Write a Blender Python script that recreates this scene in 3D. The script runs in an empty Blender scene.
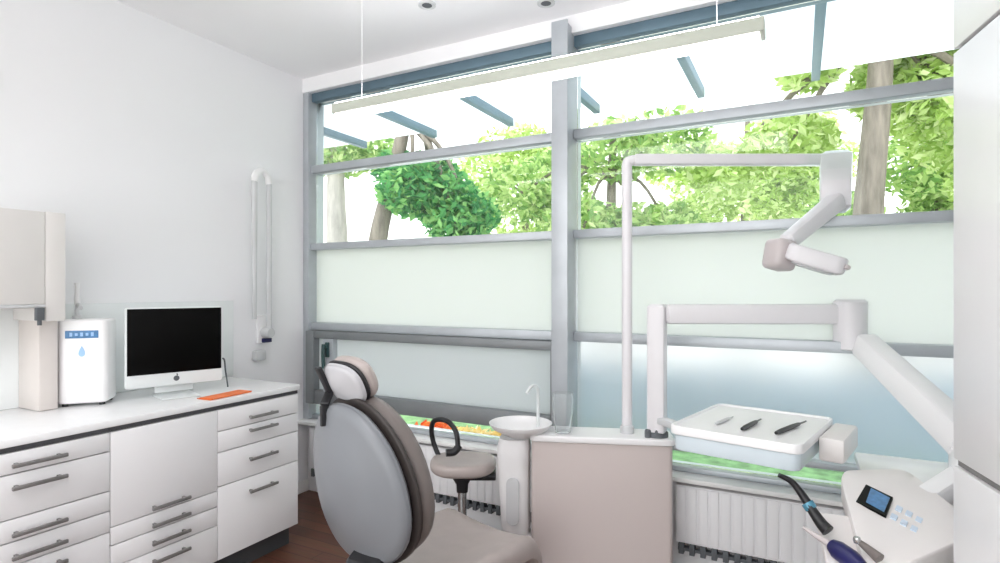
import bpy, bmesh, math, random
from mathutils import Vector, Matrix
random.seed(7)
SC = bpy.context.scene
COL = SC.collection
R = math.radians

# ------------------------------------------------------------------ camera, world, light, exposure
EYE = 1.40
YAW = R(27.8)
F = 569.0
cam_d = bpy.data.cameras.new('camera')
cam_d.sensor_width = 36.0
cam_d.lens = 36.0 * F / 1000.0
cam_d.shift_y = 8.5 / 1000.0
cam_d.clip_start = 0.02
cam = bpy.data.objects.new('camera', cam_d)
cam.location = (0, 0, EYE)
cam.rotation_euler = (R(90), 0, YAW)
COL.objects.link(cam)
SC.camera = cam

world = bpy.data.worlds.new('overcast_sky')
SC.world = world
world.use_nodes = True
wn = world.node_tree.nodes
wl = world.node_tree.links
wbg = wn['Background']
wbg.inputs['Strength'].default_value = 1.55
wtc = wn.new('ShaderNodeTexCoord')
wsep = wn.new('ShaderNodeSeparateXYZ')
wramp = wn.new('ShaderNodeValToRGB')
wramp.color_ramp.elements[0].position = 0.0
wramp.color_ramp.elements[0].color = (0.94, 0.95, 0.93, 1)
wramp.color_ramp.elements[1].position = 0.7
wramp.color_ramp.elements[1].color = (0.88, 0.94, 1.0, 1)
wl.new(wtc.outputs['Generated'], wsep.inputs[0])
wl.new(wsep.outputs['Z'], wramp.inputs[0])
wl.new(wramp.outputs[0], wbg.inputs['Color'])

SC.view_settings.view_transform = 'Standard'
SC.view_settings.look = 'None'
SC.view_settings.gamma = 1.0
SC.view_settings.use_curve_mapping = False
SC.view_settings.exposure = 1.13
SC.cycles.max_bounces = 14
SC.cycles.diffuse_bounces = 7
SC.cycles.transparent_max_bounces = 24
SC.cycles.transmission_bounces = 10
SC.cycles.caustics_refractive = True
SC.cycles.sample_clamp_indirect = 6.0

# added fill light under the ceiling, out of view, to brighten the room
la = bpy.data.lights.new('ceiling_fill_light', 'AREA')
la.shape = 'RECTANGLE'; la.size = 1.6; la.size_y = 0.9
la.energy = 13; la.color = (1.0, 0.965, 0.985)
lo = bpy.data.objects.new('ceiling_fill_light', la)
lo.location = (-0.9, -0.3, 2.83)
COL.objects.link(lo)

FW = Vector((-math.sin(YAW), math.cos(YAW), 0))
RT = Vector((math.cos(YAW), math.sin(YAW), 0))
def P(cx, cz, h):                       # metres right of / ahead of the standing point, height
    return RT * cx + FW * cz + Vector((0, 0, h))
def W(px, py, z):                       # a sight line followed for z metres
    return P((px - 500) / F * z, z, EYE - (py - 290) / F * z)

# ------------------------------------------------------------------ materials
def mat(name, col, rough=0.5, metal=0.0, var=0.04, scale=6.0, bump=0.0, bscale=60, spec=0.5, coat=0.0,
        stretch=None, emit=None):
    m = bpy.data.materials.new(name)
    m.use_nodes = True
    n, l = m.node_tree.nodes, m.node_tree.links
    b = n['Principled BSDF']
    b.inputs['Roughness'].default_value = rough
    b.inputs['Metallic'].default_value = metal
    b.inputs['Specular IOR Level'].default_value = spec
    b.inputs['Coat Weight'].default_value = coat
    tc = n.new('ShaderNodeTexCoord')
    mp = n.new('ShaderNodeMapping')
    if stretch:
        mp.inputs['Scale'].default_value = stretch
    l.new(tc.outputs['Object'], mp.inputs[0])
    ns = n.new('ShaderNodeTexNoise')
    ns.inputs['Scale'].default_value = scale
    ns.inputs['Detail'].default_value = 4
    l.new(mp.outputs[0], ns.inputs['Vector'])
    rp = n.new('ShaderNodeValToRGB')
    rp.color_ramp.elements[0].position = 0.3
    rp.color_ramp.elements[1].position = 0.7
    rp.color_ramp.elements[0].color = [max(0, c * (1 - var)) for c in col] + [1]
    rp.color_ramp.elements[1].color = [min(1, c * (1 + var)) for c in col] + [1]
    l.new(ns.outputs['Fac'], rp.inputs[0])
    l.new(rp.outputs[0], b.inputs['Base Color'])
    if bump > 0:
        n2 = n.new('ShaderNodeTexNoise')
        n2.inputs['Scale'].default_value = bscale
        l.new(mp.outputs[0], n2.inputs['Vector'])
        bp = n.new('ShaderNodeBump')
        bp.inputs['Strength'].default_value = bump
        bp.inputs['Distance'].default_value = 0.01
        l.new(n2.outputs['Fac'], bp.inputs['Height'])
        l.new(bp.outputs[0], b.inputs['Normal'])
    if emit:
        b.inputs['Emission Color'].default_value = list(emit[0]) + [1]
        b.inputs['Emission Strength'].default_value = emit[1]
    return m

def glass_clear(name, tint=(0.97, 0.99, 0.98)):
    m = bpy.data.materials.new(name); m.use_nodes = True
    n, l = m.node_tree.nodes, m.node_tree.links
    n.remove(n['Principled BSDF'])
    out = n['Material Output']
    tr = n.new('ShaderNodeBsdfTransparent'); tr.inputs['Color'].default_value = list(tint) + [1]
    gl = n.new('ShaderNodeBsdfGlossy'); gl.inputs['Roughness'].default_value = 0.02
    fr = n.new('ShaderNodeFresnel'); fr.inputs['IOR'].default_value = 1.35
    mx = n.new('ShaderNodeMixShader')
    l.new(fr.outputs[0], mx.inputs[0]); l.new(tr.outputs[0], mx.inputs[1]); l.new(gl.outputs[0], mx.inputs[2])
    l.new(mx.outputs[0], out.inputs['Surface'])
    return m

def glass_frost(name, tint, trans, rough, ior=1.25):
    """etched glass: part diffuse glow of the daylight behind it, part blurred view through"""
    m = bpy.data.materials.new(name); m.use_nodes = True
    n, l = m.node_tree.nodes, m.node_tree.links
    n.remove(n['Principled BSDF'])
    out = n['Material Output']
    tl = n.new('ShaderNodeBsdfTranslucent'); tl.inputs['Color'].default_value = list(tint) + [1]
    rf = n.new('ShaderNodeBsdfRefraction'); rf.inputs['Color'].default_value = list(tint) + [1]
    rf.inputs['Roughness'].default_value = rough; rf.inputs['IOR'].default_value = ior
    tc = n.new('ShaderNodeTexCoord')
    ns = n.new('ShaderNodeTexNoise'); ns.inputs['Scale'].default_value = 300
    l.new(tc.outputs['Object'], ns.inputs['Vector'])
    bp = n.new('ShaderNodeBump'); bp.inputs['Strength'].default_value = 0.05; bp.inputs['Distance'].default_value = 0.001
    l.new(ns.outputs['Fac'], bp.inputs['Height']); l.new(bp.outputs[0], rf.inputs['Normal'])
    mx = n.new('ShaderNodeMixShader'); mx.inputs[0].default_value = trans
    l.new(rf.outputs[0], mx.inputs[1]); l.new(tl.outputs[0], mx.inputs[2])
    df = n.new('ShaderNodeBsdfDiffuse'); df.inputs['Color'].default_value = (0.9, 0.93, 0.91, 1)
    m2 = n.new('ShaderNodeMixShader'); m2.inputs[0].default_value = 0.22
    l.new(mx.outputs[0], m2.inputs[1]); l.new(df.outputs[0], m2.inputs[2])
    l.new(m2.outputs[0], out.inputs['Surface'])
    return m

def leaf_mat(name, c1, c2, c3, scale=1.3):
    m = bpy.data.materials.new(name); m.use_nodes = True
    n, l = m.node_tree.nodes, m.node_tree.links
    n.remove(n['Principled BSDF'])
    out = n['Material Output']
    ge = n.new('ShaderNodeNewGeometry')
    rp = n.new('ShaderNodeValToRGB')
    e = rp.color_ramp.elements
    e[0].position = 0.1; e[0].color = list(c1) + [1]
    e[1].position = 0.9; e[1].color = list(c3) + [1]
    k = e.new(0.5); k.color = list(c2) + [1]
    l.new(ge.outputs['Random Per Island'], rp.inputs[0])
    d = n.new('ShaderNodeBsdfDiffuse'); t = n.new('ShaderNodeBsdfTranslucent')
    l.new(rp.outputs[0], d.inputs[0]); l.new(rp.outputs[0], t.inputs[0])
    a = n.new('ShaderNodeMixShader'); a.inputs[0].default_value = 0.55
    l.new(d.outputs[0], a.inputs[1]); l.new(t.outputs[0], a.inputs[2])
    l.new(a.outputs[0], out.inputs['Surface'])
    return m

def wood_floor():
    m = bpy.data.materials.new('parquet'); m.use_nodes = True
    n, l = m.node_tree.nodes, m.node_tree.links
    b = n['Principled BSDF']; b.inputs['Roughness'].default_value = 0.35
    tc = n.new('ShaderNodeTexCoord')
    br = n.new('ShaderNodeTexBrick')
    br.inputs['Scale'].default_value = 1.0
    br.inputs['Brick Width'].default_value = 0.9; br.inputs['Row Height'].default_value = 0.09
    br.inputs['Mortar Size'].default_value = 0.002
    br.inputs['Color1'].default_value = (0.13, 0.052, 0.03, 1)
    br.inputs['Color2'].default_value = (0.20, 0.085, 0.05, 1)
    br.inputs['Mortar'].default_value = (0.03, 0.015, 0.01, 1)
    l.new(tc.outputs['Object'], br.inputs['Vector'])
    mp = n.new('ShaderNodeMapping'); mp.inputs['Scale'].default_value = (3, 40, 1)
    l.new(tc.outputs['Object'], mp.inputs[0])
    ns = n.new('ShaderNodeTexNoise'); ns.inputs['Scale'].default_value = 2; ns.inputs['Detail'].default_value = 6
    l.new(mp.outputs[0], ns.inputs['Vector'])
    mx = n.new('ShaderNodeMix'); mx.data_type = 'RGBA'; mx.blend_type = 'MULTIPLY'
    mx.inputs['Factor'].default_value = 0.6
    l.new(br.outputs['Color'], mx.inputs['A']); l.new(ns.outputs['Color'], mx.inputs['B'])
    l.new(mx.outputs['Result'], b.inputs['Base Color'])
    return m

M = dict(
    wall=mat('wall_paint', (0.86, 0.862, 0.878), 0.7, var=0.012, scale=1.5, bump=0.03, bscale=180),
    ceiling=mat('ceiling_paint', (0.91, 0.905, 0.92), 0.8, var=0.01, scale=1.0, bump=0.03, bscale=150),
    floor=wood_floor(),
    frame=mat('grey_aluminium', (0.48, 0.51, 0.54), 0.42, 0.35, var=0.05, scale=9),
    frame_blue=mat('blue_grey_steel', (0.12, 0.19, 0.24), 0.45, 0.3, var=0.06, scale=7),
    frame_dark=mat('dark_sash_profile', (0.23, 0.245, 0.255), 0.45, 0.3, var=0.05, scale=9),
    sill=mat('white_sill', (0.86, 0.86, 0.85), 0.4, var=0.02),
    clear=glass_clear('clear_glass'),
    frost_w=glass_frost('white_frosted_glass', (0.79, 0.795, 0.78), 0.75, 0.6),
    frost_b=glass_frost('lower_frosted_glass', (0.85, 0.86, 0.87), 0.12, 0.42),
    frost_s=glass_frost('sash_frosted_glass', (0.66, 0.67, 0.69), 0.65, 0.5),
    lacq=mat('white_lacquer', (0.84, 0.835, 0.845), 0.35, var=0.012, scale=3),
    carcass=mat('cabinet_carcass', (0.60, 0.59, 0.60), 0.6, var=0.03),
    gap=mat('shadow_gap_strip', (0.06, 0.06, 0.065), 0.6, var=0.1),
    plinth=mat('dark_plinth', (0.055, 0.06, 0.065), 0.5, var=0.15),
    top=mat('white_worktop', (0.88, 0.885, 0.89), 0.25, var=0.015, scale=20),
    handle=mat('brushed_handle_metal', (0.27, 0.26, 0.255), 0.4, 0.6, var=0.1, scale=30),
    splash=mat('pale_backsplash', (0.80, 0.83, 0.83), 0.25, var=0.02, scale=2),
    taupe=mat('beige_grey_lacquer', (0.72, 0.70, 0.68), 0.5, var=0.02),
    black=mat('black_plastic', (0.014, 0.014, 0.016), 0.4, var=0.2),
    rimdark=mat('dark_brown_edging', (0.035, 0.028, 0.026), 0.5, var=0.1),
    hshell=mat('headrest_shell_plastic', (0.52, 0.52, 0.54), 0.3, var=0.03),
    screen=mat('black_screen_glass', (0.002, 0.002, 0.002), 0.35, var=0.2, spec=0.08),
    alu=mat('pale_aluminium', (0.75, 0.78, 0.78), 0.4, 0.15, var=0.02),
    chrome=mat('satin_chrome', (0.55, 0.56, 0.56), 0.25, 0.9, var=0.04),
    white=mat('white_plastic', (0.86, 0.855, 0.86), 0.32, var=0.012),
    unitw=mat('white_enamelled_arm', (0.74, 0.725, 0.745), 0.35, var=0.015),
    pgrey=mat('light_grey_plastic', (0.60, 0.61, 0.62), 0.4, var=0.03),
    blue=mat('blue_display', (0.06, 0.20, 0.42), 0.3, var=0.25, scale=60),
    lblue=mat('light_blue_print', (0.32, 0.52, 0.78), 0.4, var=0.1),
    navy=mat('navy_blue_plastic', (0.012, 0.012, 0.09), 0.35, var=0.2),
    orange=mat('orange_print', (0.90, 0.20, 0.04), 0.5, var=0.15, scale=12),
    shell=mat('grey_shell_plastic', (0.21, 0.222, 0.24), 0.33, var=0.03, scale=3),
    leather=mat('taupe_upholstery', (0.17, 0.147, 0.137), 0.45, var=0.06, scale=14, bump=0.12, bscale=220),
    seatl=mat('beige_grey_upholstery', (0.43, 0.375, 0.355), 0.4, var=0.05, scale=14, bump=0.1, bscale=220),
    unit=mat('pink_beige_panel', (0.60, 0.53, 0.51), 0.4, var=0.015, scale=3),
    panel=mat('console_beige_white', (0.80, 0.765, 0.75), 0.4, var=0.015),
    lampgrey=mat('lamp_head_grey', (0.55, 0.50, 0.50), 0.4, var=0.04),
    teal=mat('dark_teal_handle', (0.03, 0.075, 0.075), 0.4, var=0.1),
    rad=mat('radiator_enamel', (0.86, 0.86, 0.875), 0.4, var=0.01),
    slot=mat('radiator_slot_dark', (0.10, 0.11, 0.12), 0.6, var=0.1),
    lampw=mat('luminaire_housing', (0.50, 0.53, 0.46), 0.4, var=0.02),
    acryl=mat('pale_blue_acrylic', (0.74, 0.84, 0.90), 0.2, var=0.03),
    fill_up=mat('added_uplight', (0.95, 0.95, 0.93), 0.4, var=0.01, emit=((0.98, 0.98, 1.0), 7.0)),
    lamp=mat('lamp_diffuser', (0.95, 0.95, 0.93), 0.4, var=0.01, emit=((1, 0.965, 0.98), 3.5)),
    bark=mat('bark', (0.20, 0.17, 0.14), 0.9, var=0.35, scale=5, bump=0.6, bscale=14, stretch=(3, 3, 0.6)),
    bark2=mat('pale_bark', (0.45, 0.41, 0.38), 0.9, var=0.25, scale=5, bump=0.5, bscale=14, stretch=(3, 3, 0.6)),
    paving=mat('pale_paving', (0.72, 0.72, 0.71), 0.9, var=0.06, scale=4, bump=0.2, bscale=40),
    gravel=mat('pale_gravel', (0.70, 0.69, 0.66), 0.95, var=0.12, scale=30, bump=0.5, bscale=90),
    lawn=mat('lawn', (0.22, 0.38, 0.16), 0.95, var=0.35, scale=9, bump=0.8, bscale=50),
    fence=mat('added_fence_blue', (0.16, 0.32, 0.46), 0.6, var=0.06, scale=5),
    canopyw=glass_frost('canopy_glass', (0.96, 0.98, 1.0), 0.7, 0.5),
    leaf_a=leaf_mat('leaf_yellow_green', (0.34, 0.48, 0.12), (0.58, 0.74, 0.27), (0.84, 0.90, 0.55)),
    leaf_b=leaf_mat('leaf_mid_green', (0.20, 0.36, 0.11), (0.42, 0.60, 0.20), (0.70, 0.80, 0.40)),
    leaf_c=leaf_mat('leaf_deep_green', (0.06, 0.24, 0.09), (0.14, 0.42, 0.14), (0.35, 0.62, 0.22)),
    petal_y=leaf_mat('petal_yellow', (0.85, 0.60, 0.22), (0.9, 0.74, 0.35), (0.92, 0.84, 0.55)),
    petal_r=leaf_mat('petal_red', (0.75, 0.08, 0.02), (0.85, 0.18, 0.04), (0.9, 0.35, 0.1)),
)

# ------------------------------------------------------------------ mesh helpers
def BM():
    return bmesh.new()

def box(bm, c, s, rot=None, bevel=0.0, seg=2):
    r = bmesh.ops.create_cube(bm, size=1.0)
    vs = r['verts']
    bmesh.ops.scale(bm, vec=s, verts=vs)
    if bevel > 0:
        es = list({e for v in vs for e in v.link_edges})
        rb = bmesh.ops.bevel(bm, geom=es, offset=bevel, segments=seg, affect='EDGES', profile=0.5)
        vs = list({v for f in rb['faces'] for v in f.verts} | {v for v in vs if v.is_valid})
    if rot is not None:
        bmesh.ops.rotate(bm, cent=(0, 0, 0), matrix=rot, verts=vs)
    bmesh.ops.translate(bm, vec=c, verts=vs)
    return vs

def bx(bm, x0, x1, y0, y1, z0, z1, bevel=0.0):
    return box(bm, ((x0 + x1) / 2, (y0 + y1) / 2, (z0 + z1) / 2), (x1 - x0, y1 - y0, z1 - z0), bevel=bevel)

def skin_rings(bm, rings, closed=True, cap0=True, cap1=True):
    vr = [[bm.verts.new(p) for p in r] for r in rings]
    n = len(vr[0])
    for a, b in zip(vr, vr[1:]):
        for i in range(n):
            j = (i + 1) % n
            bm.faces.new((a[i], a[j], b[j], b[i]))
    if cap0: bm.faces.new(list(reversed(vr[0])))
    if cap1: bm.faces.new(vr[-1])
    return vr

def smooth_path(pts, n=8):
    pts = [Vector(p) for p in pts]
    if len(pts) < 3: return pts
    out = []
    q = [2 * pts[0] - pts[1]] + pts + [2 * pts[-1] - pts[-2]]
    for i in range(1, len(q) - 2):
        a, b, c, d = q[i - 1], q[i], q[i + 1], q[i + 2]
        for k in range(n):
            t = k / n
            out.append(0.5 * ((2 * b) + (c - a) * t + (2 * a - 5 * b + 4 * c - d) * t * t + (3 * b - a - 3 * c + d) * t ** 3))
    out.append(pts[-1])
    return out

def tube(bm, pts, r, seg=12, flat=1.0):
    """round bar along pts; r a number or one radius per point; flat squeezes it across"""
    pts = [Vector(p) for p in pts]
    n = len(pts)
    rs = r if isinstance(r, (list, tuple)) else [r] * n
    if len(rs) != n:
        rs = [rs[0] + (rs[-1] - rs[0]) * i / (n - 1) for i in range(n)]
    rings = []
    t0 = (pts[1] - pts[0]).normalized()
    up = Vector((0, 0, 1)) if abs(t0.z) < 0.9 else Vector((1, 0, 0))
    nrm = (up - t0 * up.dot(t0)).normalized()
    for i, p in enumerate(pts):
        t = (pts[min(i + 1, n - 1)] - pts[max(i - 1, 0)]).normalized()
        nrm = (nrm - t * nrm.dot(t)).normalized()
        bn = t.cross(nrm)
        rings.append([p + (nrm * math.cos(a) + bn * math.sin(a) * flat) * rs[i]
                      for a in [2 * math.pi * k / seg for k in range(seg)]])
    skin_rings(bm, rings)

def bar(bm, a, b, w, h, bevel=0.006, w2=None, h2=None):
    """square-section arm from a to b (w across, h up)"""
    a, b = Vector(a), Vector(b)
    t = (b - a).normalized()
    up = Vector((0, 0, 1)) if abs(t.z) < 0.9 else Vector((0, 1, 0))
    s = t.cross(up).normalized(); u = s.cross(t).normalized()
    rings = []
    w2 = w2 or w; h2 = h2 or h
    L = (b - a).length
    for k, (f, ins) in enumerate([(0, bevel), (bevel / L, 0), (1 - bevel / L, 0), (1, bevel)]):
        ww = (w + (w2 - w) * f) / 2 - ins; hh = (h + (h2 - h) * f) / 2 - ins
        c = a + (b - a) * f
        rr_ = min(ww, hh) * 0.35
        ring = []
        for sx, sy, a0 in ((1, 1, 0), (-1, 1, 90), (-1, -1, 180), (1, -1, 270)):
            for q in (0, 45, 90):
                an = R(a0 + q)
                ring.append(c + s * (sx * (ww - rr_) + math.cos(an) * rr_) + u * (sy * (hh - rr_) + math.sin(an) * rr_))
        rings.append(ring)
    skin_rings(bm, rings)

def lathe(bm, c, prof, seg=28, mtx=None):
    c = Vector(c); rings = []
    for r, z in prof:
        ring = []
        for k in range(seg):
            a = 2 * math.pi * k / seg
            v = Vector((max(r, 0.0004) * math.cos(a), max(r, 0.0004) * math.sin(a), z))
            if mtx is not None: v = mtx @ v
            ring.append(c + v)
        rings.append(ring)
    skin_rings(bm, rings)

def rr(w, h, r, n=5):
    o = []
    for sx, sy, a0 in ((1, 1, 0), (-1, 1, 90), (-1, -1, 180), (1, -1, 270)):
        for k in range(n + 1):
            a = R(a0 + 90 * k / n)
            o.append((sx * (w / 2 - r) + r * math.cos(a), sy * (h / 2 - r) + r * math.sin(a)))
    return o

def se(a, b, e=2.4, egg=0.0, n=48):
    o = []
    for k in range(n):
        t = 2 * math.pi * k / n
        c, s = math.cos(t), math.sin(t)
        x = a * math.copysign(abs(c) ** (2 / e), c); y = b * math.copysign(abs(s) ** (2 / e), s)
        o.append((x * (1 + egg * y / b), y))
    return o

def pad(bm, outline, w0, w1, r, fmap, dome1=0.0, dome0=0.0, n=4):
    """cushion: outline in (u,v), from thickness w0 to w1, edge radius r, bulging by dome at each face"""
    R_ = sum(math.hypot(*p) for p in outline) / len(outline)
    prof = []
    for s in (0.25, 0.5, 0.75):
        prof.append((s * (1 - r / R_), w0 - dome0 * (1 - s * s)))
    for k in range(n + 1):
        a = R(90 * k / n)
        prof.append((1 - r / R_ * (1 - math.sin(a)), w0 + r * (1 - math.cos(a))))
    for k in range(n + 1):
        a = R(90 * k / n)
        prof.append((1 - r / R_ * (1 - math.cos(a)), w1 - r * (1 - math.sin(a))))
    for s in (0.75, 0.5, 0.25):
        prof.append((s * (1 - r / R_), w1 + dome1 * (1 - s * s)))
    rings = [[fmap(u * s, v * s, w) for u, v in outline] for s, w in prof]
    skin_rings(bm, rings)

def mesh_obj(name, bm, m, parent=None, smooth=True):
    bmesh.ops.recalc_face_normals(bm, faces=bm.faces[:])
    me = bpy.data.meshes.new(name)
    bm.to_mesh(me); bm.free()
    me.materials.append(m if not isinstance(m, str) else M[m])
    if smooth:
        me.shade_smooth()
        me.set_sharp_from_angle(angle=R(38))
    o = bpy.data.objects.new(name, me)
    COL.objects.link(o)
    if parent is not None: o.parent = parent
    return o

def tag(o, label=None, cat=None, group=None, kind=None):
    if label: o['label'] = label
    if cat: o['category'] = cat
    if group: o['group'] = group
    if kind: o['kind'] = kind
    return o

def thing(name, label, cat, loc, rotz=0.0, group=None, kind=None):
    o = bpy.data.objects.new(name, None)
    o.empty_display_size = 0.1
    COL.objects.link(o)
    o.location = loc; o.rotation_euler = (0, 0, rotz)
    return tag(o, label, cat, group, kind)

def root_mtx(root):
    return Matrix.Translation(root.location) @ Matrix.Rotation(root.rotation_euler.z, 4, 'Z')

def part(root, name, bm, m, parent=None, world=False, label=None, smooth=True):
    """a part of root; world=True when its shape was laid out in room coordinates"""
    if world:
        bm.transform(root_mtx(root).inverted())
    o = mesh_obj(name, bm, m, parent or root, smooth)
    if label: o['label'] = label
    return o

def single(name, bm, m, label, cat, loc=(0, 0, 0), group=None, kind=None):
    """a thing of one mesh, laid out in room coordinates, origin moved to loc"""
    bm.transform(Matrix.Translation(Vector(loc)).inverted())
    o = mesh_obj(name, bm, m)
    o.location = loc
    return tag(o, label, cat, group, kind)

def struct(name, bm, m, label=None, cat=None):
    o = mesh_obj(name, bm, m)
    return tag(o, label, cat, None, 'structure')

# ------------------------------------------------------------------ the room shell
XL, YW, CEIL, XR = -3.05, 2.90, 2.86, 1.02
YB = -2.4
XM = -1.105                                  # middle post between the two windows
b = BM(); bx(b, XL - 0.2, XR + 0.15, YB, YW + 0.12, -0.12, 0); struct('floor', b, 'floor', 'dark reddish brown wooden parquet floor', 'floor')
b = BM(); bx(b, XL - 0.2, XR + 0.15, YB, YW + 0.12, CEIL, CEIL + 0.2); struct('ceiling', b, 'ceiling', 'plain white ceiling above the whole room', 'ceiling')
b = BM(); bx(b, XL - 0.2, XL, YB, YW + 0.12, 0, CEIL); struct('wall_left', b, 'wall', 'plain white wall behind the worktop', 'wall')
b = BM(); bx(b, XR, XR + 0.15, YB, YW + 0.12, 0, CEIL); struct('wall_right', b, 'wall', 'white wall behind the tall cupboard', 'wall')
b = BM(); bx(b, XL, XR, YW, YW + 0.12, 0, 0.50); struct('wall_window', b, 'wall', 'low white wall under the windows', 'wall')
b = BM(); bx(b, XL, XR, YW - 0.05, YW + 0.12, 2.765, CEIL); struct('trim_1', b, 'ceiling', 'white band between window head and ceiling', 'trim')
b = BM(); bx(b, XL, XR, YW - 0.11, YW + 0.02, 0.485, 0.508, 0.004); struct('trim_2', b, 'sill', 'white window sill running above the radiators', 'sill')
b = BM(); bx(b, XL, XL + 0.012, 2.27, YW - 0.001, 0, 0.08, 0.003); struct('baseboard_left', b, 'sill', 'white skirting board in the left corner', 'baseboard')

# windows ---------------------------------------------------------
T = [0.508, 0.62, 1.15, 1.70, 2.235, 2.735]   # centre heights of the transoms
def window(name, x0, x1, sash, label):
    root = tag(bpy.data.objects.new(name, None), label, 'window', None, 'structure')
    COL.objects.link(root)
    f = BM()
    yc = YW + 0.03
    tb = BM(); bx(tb, x0, x1, yc - 0.045, yc + 0.05, 2.705, 2.764, 0.004)
    part(root, 'head_rail', tb, 'frame_blue', label='dark blue grey rail')
    bx(f, x0, x1, yc - 0.045, yc + 0.05, 0.509, 0.535, 0.003)
    for i, (h, t) in enumerate(((0.625, 0.028), (1.15, 0.05), (1.70, 0.045), (2.235, 0.05))):
        if sash and i == 0: continue
        bx(f, x0, x1, yc - 0.055, yc + 0.05, h - t / 2, h + t / 2, 0.004)
    part(root, 'transom', f, 'frame')
    def pane(nm, za, zb, m, y=yc):
        g = BM(); bx(g, x0 + 0.005, x1 - 0.005, y - 0.004, y + 0.004, za, zb)
        return part(root, nm, g, m)
    pane('upper_pane', 2.262, 2.704, 'clear')
    pane('clear_pane', 1.724, 2.209, 'clear')
    pane('frosted_pane', 1.176, 1.676, 'frost_w')['label'] = 'white frosted glass pane'
    if not sash:
        pane('lower_frosted_pane', 0.640, 1.124, 'frost_b')['label'] = 'bluish frosted glass pane'
        pane('bottom_pane', 0.536, 0.610, 'clear')
    else:
        s = BM()
        a0, a1, z0, z1, y0, y1 = x0 + 0.002, x1 - 0.01, 0.625, 1.122, YW - 0.075, YW + 0.02
        bx(s, a0, a0 + 0.075, y0, y1, z0, z1, 0.006)
        bx(s, a1 - 0.04, a1, y0, y1, z0, z1, 0.006)
        bx(s, a0 + 0.07, a1 - 0.035, y0 + 0.01, y1, z0, z0 + 0.095, 0.006)
        bx(s, a0 + 0.07, a1 - 0.035, y0 + 0.01, y1, z1 - 0.05, z1, 0.006)
        so = part(root, 'sash', s, 'frame_dark', label='dark grey opening sash')
        g = BM(); bx(g, a0 + 0.07, a1 - 0.035, YW - 0.02, YW - 0.012, z0 + 0.09, z1 - 0.045)
        part(root, 'sash_pane', g, 'frost_s', so, label='pale green grey frosted glass')
        h = BM()
        box(h, (a0 + 0.20, YW - 0.072, 1.00), (0.03, 0.016, 0.10), bevel=0.004)
        tube(h, [(a0 + 0.20, YW - 0.08, 1.02), (a0 + 0.20, YW - 0.105, 1.02)], 0.010)
        tube(h, smooth_path([(a0 + 0.20, YW - 0.105, 1.04), (a0 + 0.20, YW - 0.11, 0.97), (a0 + 0.20, YW - 0.105, 0.88)]), 0.013)
        st = BM(); bx(st, a0 + 0.155, a0 + 0.245, YW - 0.065, YW - 0.022, z0 + 0.09, z1 - 0.05, 0.004)
        part(root, 'sash_stile', st, 'frame', so)
        part(root, 'handle', h, 'teal', so, label='dark teal window handle')
        pane('bottom_pane', 0.536, 0.622, 'clear')
    return root
window('window_1', XL + 0.05, XM - 0.032, True, 'left window bay beside the white wall, with opening sash')
window('window_2', XM + 0.032, XR, False, 'right window bay behind the dental unit, with bluish lower pane')
b = BM(); bx(b, XL, XL + 0.05, YW - 0.045, YW + 0.1, 0.509, 2.765, 0.004); struct('trim_3', b, 'frame', 'grey window post against the left wall', 'post')
b = BM()
bx(b, XM - 0.032, XM + 0.032, YW - 0.14, YW + 0.1, 0.509, 2.80, 0.005)
bx(b, XM - 0.045, XM + 0.045, YW - 0.145, YW - 0.135, 0.509, 2.80, 0.003)
struct('trim_4', b, 'frame', 'grey upright post between the two windows', 'post')

# ------------------------------------------------------------------ base cabinets on the left
XF = -2.43
def handle_bm(yc, z, L=0.17):
    h = BM()
    bx(h, XF + 0.022, XF + 0.034, yc - L / 2, yc + L / 2, z - 0.007, z + 0.007, 0.003)
    for s in (-1, 1):
        bx(h, XF - 0.001, XF + 0.024, yc + s * (L / 2 - 0.02) - 0.005, yc + s * (L / 2 - 0.02) + 0.005, z - 0.005, z + 0.005)
    return h
def cabinet(y0, y1, fronts, label):
    root = thing('base_cabinet', label, 'cabinet', ((XL + XF) / 2, (y0 + y1) / 2, 0), 0, 'white base cabinets under the worktop')
    c = BM(); bx(c, XL + 0.005, XF - 0.022, y0 + 0.001, y1 - 0.001, 0.12, 0.835)
    part(root, 'body', c, 'carcass', world=True)
    g = BM(); bx(g, XL + 0.02, XF - 0.004, y0 + 0.001, y1 - 0.001, 0.8345, 0.852)
    part(root, 'shadow_strip', g, 'gap', world=True, label='dark strip under the worktop')
    p = BM(); bx(p, XL + 0.02, XF - 0.07, y0 + 0.001, y1 - 0.001, 0.0005, 0.119)
    part(root, 'plinth', p, 'plinth', world=True, label='dark recessed plinth')
    for kind, za, zb, hz in fronts:
        d = BM(); bx(d, XF - 0.021, XF, y0 + 0.002, y1 - 0.002, za + 0.0025, zb - 0.0025, 0.0015)
        dd = part(root, kind, d, 'lacq', world=True)
        part(root, 'handle', handle_bm((y0 + y1) / 2 + 0.0, hz), 'handle', dd, world=True, label='dark metal bar handle')
cabinet(0.79, 1.281, [('drawer', 0.757, 0.834, 0.790), ('drawer', 0.60, 0.757, 0.712), ('drawer', 0.52, 0.60, 0.550),
                      ('drawer', 0.436, 0.52, 0.470), ('drawer', 0.12, 0.436, 0.397)],
        'white drawer cabinet with five fronts, at the left edge of the photo')
cabinet(1.281, 1.753, [('door', 0.452, 0.834, 0.478), ('drawer', 0.378, 0.452, 0.405), ('drawer', 0.29, 0.378, 0.330),
                       ('drawer', 0.12, 0.29, 0.250)],
        'white cabinet with one large plain door above three drawers, middle of the row')
cabinet(1.753, 2.240, [('drawer', 0.73, 0.834, 0.768), ('drawer', 0.63, 0.73, 0.703), ('drawer', 0.468, 0.63, 0.560),
                       ('drawer', 0.12, 0.468, 0.400)],
        'white four-drawer cabinet ending the row beside the dental chair')
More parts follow.
